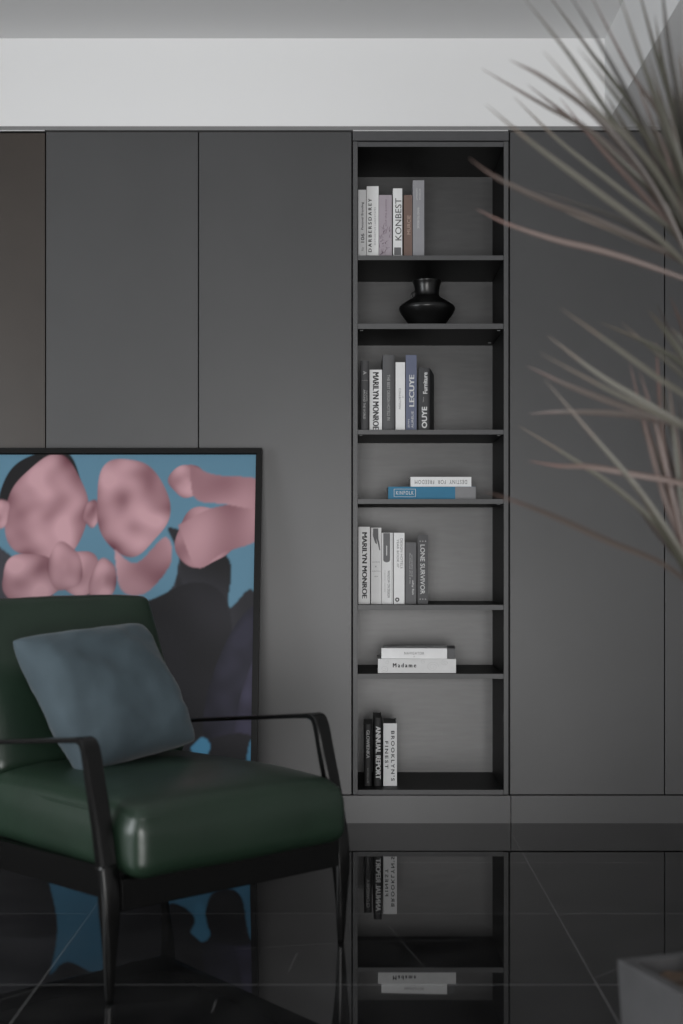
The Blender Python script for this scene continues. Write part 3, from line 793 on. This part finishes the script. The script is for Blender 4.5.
def add_leaf(bm, layer, pts, width, kind):
    """pts: world points tip -> base"""
    P = [Vector(p[:3])-C0 for p in spline([tuple(p) for p in pts], 22)][::-1]     # base -> tip
    n = len(P); prev = None
    green = {0: (.060, .062, .044), 1: (.135, .132, .108), 2: (.135, .095, .082), 3: (.032, .030, .026), 4: (.085, .070, .060)}[kind]
    red = {0: (.065, .045, .038), 1: (.13, .11, .095), 2: (.13, .075, .065), 3: (.03, .022, .02), 4: (.10, .06, .052)}[kind]
    for i, p in enumerate(P):
        u = i/(n-1)
        t = (P[min(i+1, n-1)]-P[max(i-1, 0)]).normalized()
        side = t.cross(Vector((rnd_tilt[0], -.8, rnd_tilt[1]))).normalized(); nr = side.cross(t).normalized()
        wv = width*(.55+.45*math.sin(min(1, u*2.2)*math.pi/2))*(1-max(0, (u-.45)/.55)**1.6*.93)
        row = []
        for s in (-1, -.55, 0, .55, 1):
            v_ = bm.verts.new(p+side*wv/2*s+nr*wv*.16*abs(s)); 
            c = red if abs(s) == 1 else green
            f = .62+.15*u
            v_[layer] = (c[0]*f*(1+.15*(u > .8)), c[1]*f, c[2]*f, 1); row.append(v_)
        if prev:
            for a in range(4): bm.faces.new((prev[a], prev[a+1], row[a+1], row[a]))
        prev = row
def head(k, measured, rand_dirs, name='foliage'):
    global rnd_tilt
    bm = bmesh.new(); layer = bm.verts.layers.float_color.new('leaf')
    base = H[k]
    for m_ in measured:
        kind, dz, P = m_[0], m_[1], m_[2]
        n = len(P); pts = []
        for i, (x, y) in enumerate(P):
            u = 1-i/n                      # 1 at tip
            pts.append(pt(x, y, base.y+1.25*dz*u))
        b = base+Vector((rnd.uniform(-.01, .01), rnd.uniform(-.012, .012), rnd.uniform(-.03, .03)))
        pts.append(b)
        rnd_tilt = (rnd.uniform(-.25, .25), rnd.uniform(-.25, .25))
        add_leaf(bm, layer, pts, rnd.uniform(.0095, .012), kind)
    for (d, ln, droop, kind) in rand_dirs:
        d = Vector(d).normalized()
        b = base+Vector((rnd.uniform(-.01, .01), rnd.uniform(-.012, .012), rnd.uniform(-.05, .03)))
        pts = [b+d*ln+Vector((0, 0, -droop)), b+d*ln*.66+Vector((0, 0, -droop*.35)), b+d*ln*.33+Vector((0, 0, -droop*.06)), b]
        rnd_tilt = (rnd.uniform(-.4, .4), rnd.uniform(-.4, .4))
        add_leaf(bm, layer, pts, rnd.uniform(.010, .0125), kind)
    return obj(name, bm, M_leaf, pl, smooth=True)
M0 = [
 (4, -.10, [(469, 158), (495, 177), (543, 200), (592, 219), (660, 250)]),
 (2, .05, [(476, 209), (510, 225), (556, 240), (598, 250), (643, 264)]),
 (1, -.15, [(486, 105), (534, 145), (598, 193), (660, 240)]),
 (4, .10, [(482, 69), (540, 103), (605, 142), (660, 205)]),
 (4, -.05, [(510, 60), (547, 80), (601, 122), (660, 200)]),
 (1, .12, [(514, 97), (560, 142), (624, 193), (675, 235)]),
 (1, -.2, [(543, 51), (592, 106), (643, 155), (680, 210)]),
 (0, -.1, [(524, -2), (569, 55), (608, 113), (656, 178)]),
 (0, .1, [(545, -10), (595, 58), (643, 122), (684, 200)]),
 (3, -.12, [(568, -8), (602, 48), (640, 118), (680, 205)]),
 (4, .05, [(588, -10), (630, 71), (663, 122), (692, 200)]),
 (2, .15, [(560, 98), (600, 148), (640, 192), (676, 235)]),
 (0, -.15, [(616, -15), (643, 64), (668, 130), (694, 210)]),
 (0, .05, [(636, -20), (655, 50), (676, 120), (700, 210)]),
 (3, -.05, [(660, -30), (668, 40), (684, 130), (702, 220)]),
 (0, .18, [(655, 15), (662, 60), (678, 130), (700, 220)]),
 (1, .05, [(566, 213), (630, 238), (683, 262)]),
 (3, .12, [(535, 190), (575, 203), (625, 222), (675, 255)]),
 (4, .2, [(528, 85), (575, 122), (625, 165), (680, 225)]),
 (0, -.22, [(578, 48), (615, 95), (655, 150), (690, 215)]),
 (3, .2, [(600, 60), (640, 120), (672, 180), (700, 240)]),
 (0, .0, [(580, 120), (620, 160), (655, 195), (690, 240)]),
]
M1 = [
 (1, -.12, [(560, 308), (608, 342), (656, 377), (690, 400)]),
 (0, .08, [(600, 322), (656, 348), (690, 375)]),
 (1, .15, [(621, 322), (650, 348), (690, 385)]),
 (0, -.05, [(648, 310), (668, 335), (695, 375)]),
 (1, .05, [(547, 335), (598, 374), (650, 405)]),
 (1, -.1, [(540, 353), (608, 390), (656, 413), (690, 428)]),
 (4, .12, [(527, 366), (575, 388), (640, 412)]),
 (4, .2, [(529, 414), (566, 412), (630, 415), (690, 428)]),
 (2, .1, [(529, 461), (560, 466), (592, 467), (656, 478), (700, 480)]),
]
M2 = [
 (1, .18, [(519, 426), (566, 455), (620, 492), (668, 540)]),
 (1, -.05, [(545, 380), (592, 435), (634, 484), (672, 538), (690, 570)]),
 (4, -.15, [(484, 491), (520, 503), (560, 519), (608, 541), (663, 564)]),
 (2, .05, [(630, 364), (647, 435), (664, 496), (684, 550)]),
 (4, .12, [(644, 400), (655, 460), (668, 510), (688, 560)]),
 (2, .1, [(656, 342), (660, 405), (665, 460), (685, 540)]),
 (0, .15, [(640, 420), (660, 480), (676, 525), (692, 570)]),
 (0, -.1, [(634, 484), (655, 520), (672, 548), (692, 580)]),
 (4, .2, [(632, 500), (650, 525), (675, 555)]),
 (0, -.05, [(668, 380), (675, 440), (682, 500), (694, 560)]),
 (3, .1, [(662, 420), (672, 480), (684, 540)]),
 (2, .0, [(640, 372), (655, 425), (672, 500), (690, 570)]),
]
def rdirs(n, updown, seed):
    r = random.Random(seed); out = []
    while len(out) < n:
        a = r.uniform(-1.9, 1.9); el = r.uniform(*updown)      # a = 0 points away from the picture, to the right
        d = (math.cos(a)*math.cos(el), math.sin(a)*math.cos(el), math.sin(el))
        if d[0] < -.12+.25*(el < .5): continue
        out.append((d, r.uniform(.30, .46), r.uniform(.0, .10), r.choice((0, 0, 1, 3, 4))))
    return out
def updirs(n, lo, hi, seed):
    r = random.Random(seed)
    return [((r.uniform(lo, hi), r.uniform(-.45, .6), 1), r.uniform(.32, .47), r.uniform(0, .03), r.choice((0, 0, 3, 3, 4, 1))) for _ in range(n)]
head(0, M0, rdirs(90, (-.35, 1.5), 3)+updirs(34, -.22, .12, 21)+updirs(26, -.42, -.04, 31)+[((-.10, .1, 1), .40, 0, 0), ((-.16, -.1, 1), .42, 0, 3), ((-.03, .2, 1), .44, 0, 0), ((-.2, .25, 1), .38, 0, 3)])
head(1, M1, rdirs(50, (-.3, 1.3), 5))
head(2, M2, rdirs(50, (-.3, 1.3), 7)+updirs(10, -.14, .10, 22)+[((-.12, .1, 1), .42, 0, 2), ((-.06, -.1, 1), .40, 0, 0), ((-.18, .2, 1), .40, 0, 0)])
